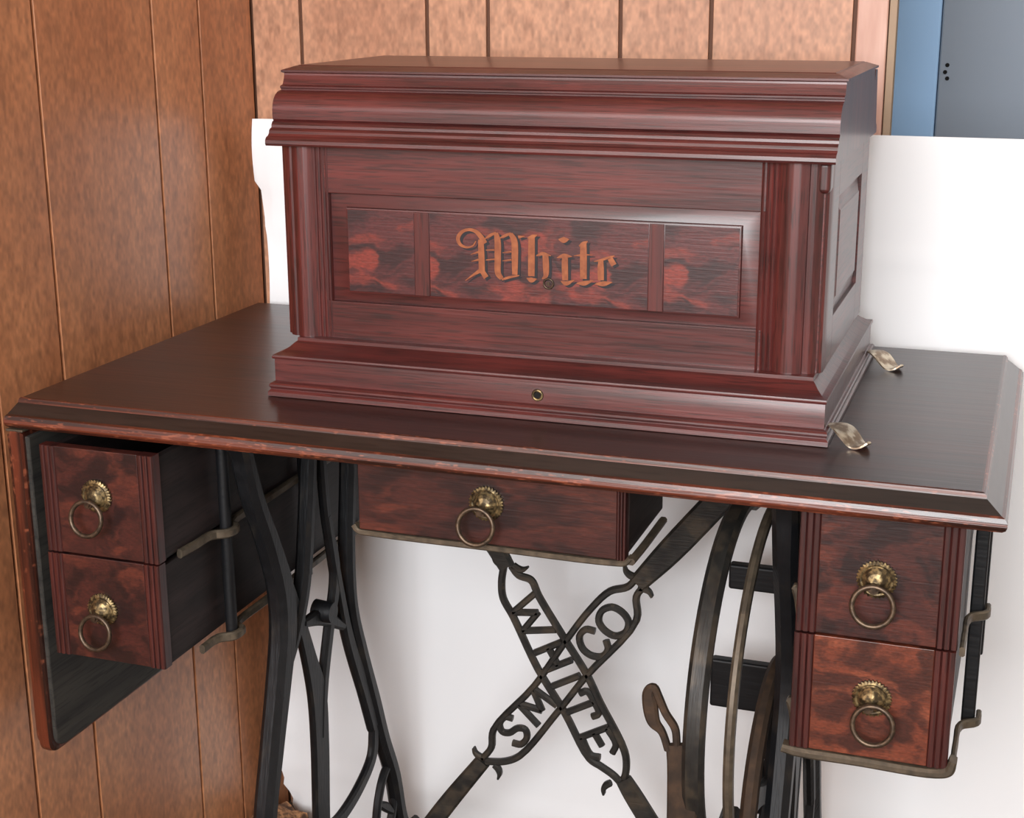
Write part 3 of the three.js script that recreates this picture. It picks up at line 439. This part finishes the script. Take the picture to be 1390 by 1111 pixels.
{ // end panel facing the open side: frame and recessed field
  const x = CX1;
  part(body, 'end_frame', [box(x - 0.004, x, 0.0508, 0.229, CZ1 - 0.06, CZ1 - 0.029, 0.0006), box(x - 0.004, x, 0.0508, 0.229, CZ0, CZ0 + 0.05, 0.0006), box(x - 0.004, x, 0.0508, 0.09, CZ0 + 0.05, CZ1 - 0.06, 0.0006), box(x - 0.004, x, 0.195, 0.229, CZ0 + 0.05, CZ1 - 0.06, 0.0006)], M.case, { grain: 'z' });
  const rx = (x0, i) => [[x0, 0.092 + i, CZ1 - 0.062 - i], [x0, 0.092 + i, CZ0 + 0.052 + i], [x0, 0.193 - i, CZ0 + 0.052 + i], [x0, 0.193 - i, CZ1 - 0.062 - i]];
  part(body, 'end_panel', loft([rx(x - 0.0045, 0), rx(x - 0.0036, 0.002), rx(x - 0.001, 0.012), rx(x - 0.0002, 0.013)]), M.case, { grain: 'z' });
}
{ // raised front panel with burl fields, two upright strips and the word
  const b = CZ1 - 0.0052, f0 = [0.286, 0.648, 0.096, 0.173];
  const pan = part(body, 'raised_panel', loft([rectZ(0.2682, 0.6636, 0.0864, 0.1861, b), rectZ(0.2685, 0.6633, 0.0866, 0.1859, b + 0.0006), rectZ(f0[0] - 0.001, f0[1] + 0.001, f0[2] - 0.001, f0[3] + 0.001, b + 0.0016), rectZ(f0[0] - 0.0005, f0[1] + 0.0005, f0[2] - 0.0005, f0[3] + 0.0005, b + 0.0052), rectZ(f0[0] + 0.0003, f0[1] - 0.0003, f0[2] + 0.0003, f0[3] - 0.0003, b + 0.0056)]), M.case, { off: 6.4 });
  const zf = b + 0.0056;
  for (const [a, c, k] of [[f0[0] + 0.0008, 0.352, 0.15], [0.3672, 0.569, 1.85], [0.583, f0[1] - 0.0008, 3.4]]) part(pan, 'burl_field', box(a, c, f0[2] + 0.001, f0[3] - 0.001, zf - 0.001, zf + 0.0003, 0.0002), M.panelBurl, { tile: [0.16, 0.11], off: k });
  for (const [a, c] of [[0.3525, 0.3667], [0.5695, 0.5825]]) part(pan, 'upright_strip', box(a, c, f0[2] + 0.0006, f0[3] - 0.0006, zf - 0.001, zf + 0.0011, 0.0005), M.case, { grain: 'y' });
  const cx = 0.467, cy = 0.1345, zl = zf + 0.0003;
  for (const k of Object.keys(LETTERS)) {
    const mk = (dx, dy, z, t, grow) => merge(LETTERS[k].map((st, i) => bar(st.map(([x, y, w]) => [cx + mm(x) + dx, cy + mm(y) + dy, mm(Math.max(0.5, w * grow))]), t, (a, c, n) => [a, c, z + t / 2 + n + i * 0.00002], { sub: st.length > 2 ? 6 : 2, chamfer: 0.12 })));
    const L = part(pan, 'gilt_letter', mk(0, 0, zl + 0.00035, 0.0004, 0.92), M.gilt, { tile: [0.06, 0.06], label: 'gilt blackletter character' });
    part(L, 'letter_shadow', mk(0.0024, -0.0018, zl, 0.0003, 0.95), M.ink, { label: 'black printed drop shadow of the letter' });
  }
  part(pan, 'stud', [ringGeo([0.4795, 0.1152, zl + 0.0005], 0.0042, 0.001), cyl('z', [0.4795, 0.1152, zl + 0.0008], 0.0018, 0.002, 16)], M.ring, { tile: [0.05, 0.05] });
}
{ // lid: moulded profile, mirrored front to back
  const zc = -0.247;
  const P = [[-0.1035, 0.2285], [-0.1025, 0.2305], [-0.1028, 0.2335], [-0.105, 0.236], [-0.1085, 0.2372], [-0.1105, 0.239], [-0.1112, 0.2415], [-0.1135, 0.2432], [-0.116, 0.2438], [-0.1162, 0.2462], [-0.1178, 0.2486], [-0.1195, 0.2494], [-0.1207, 0.2498], [-0.1193, 0.2512], [-0.1188, 0.255], [-0.119, 0.2595], [-0.1202, 0.2645], [-0.1225, 0.269], [-0.126, 0.2725], [-0.1305, 0.2748], [-0.135, 0.2758], [-0.138, 0.276], [-0.1378, 0.2772], [-0.136, 0.278], [-0.1362, 0.2795], [-0.1385, 0.2803], [-0.141, 0.2806], [-0.1425, 0.2825], [-0.1442, 0.286], [-0.1452, 0.289], [-0.1452, 0.291]];
  const back = P.map(([z, y]) => [2 * zc - z, y]).reverse();
  const lid = part(cover, 'lid', prism(P.concat(back).reverse(), 'x', 0.2125, 0.7245, 0.4), M.case, { tile: [0.5, 0.14], off: 1.7, label: 'moulded lid of the cover' });
  const r = (i, y) => rectY(0.2103 + i, 0.7262 - i, -0.3625 + i, -0.1432 - i, y);
  part(lid, 'lid_top', loft([r(0.002, 0.2908), r(0.0, 0.2918), r(0.0, 0.2936), r(0.0018, 0.2942), r(0.0105, 0.2972), r(0.0115, 0.2972), r(0.0125, 0.2978)]), M.case, { tile: [0.6, 0.3], off: 4.1 });
  part(lid, 'back_moulding', prism([[-0.384, 0.2345], [-0.384, 0.289], [-0.4, 0.288], [-0.4125, 0.2345]], 'x', 0.2125, 0.7215), M.case, {});
}
// bent metal clips at the foot of the cover
for (const z of [-0.0935, -0.369]) {
  const pts = [[0, 0.0135, 0.0035], [0.007, 0.0145, 0.0085], [0.0145, 0.0125, 0.0118], [0.021, 0.0075, 0.012], [0.0265, 0.0028, 0.0108], [0.0315, 0.0014, 0.0088], [0.0365, 0.0034, 0.0058], [0.0395, 0.0062, 0.0028]];
  const c = new THREE.CatmullRomCurve3(pts.map(p => new THREE.Vector3(...p)), false, 'centripetal').getPoints(30), rings = [], ca = Math.cos(0.5), sa = Math.sin(0.5);
  const P = (s, y, w) => [0.7315 + s * ca + w * sa, y, z - 0.006 + s * sa - w * ca];
  c.forEach((q, i) => { const a = c[Math.max(0, i - 1)], d = c[Math.min(30, i + 1)], L = Math.hypot(d.x - a.x, d.y - a.y), nx = -(d.y - a.y) / L * 0.0007, ny = (d.x - a.x) / L * 0.0007; rings.push([P(q.x - nx, q.y - ny, -q.z), P(q.x + nx, q.y + ny, -q.z), P(q.x + nx * 2.2, q.y + ny * 2.2, 0), P(q.x + nx, q.y + ny, q.z), P(q.x - nx, q.y - ny, q.z)]); });
  part(cover, 'cover_clip', loft(rings), M.clip, { tile: [0.05, 0.05], label: 'bent metal clip at the foot of the cover' });
}
renderer.render(scene, camera);
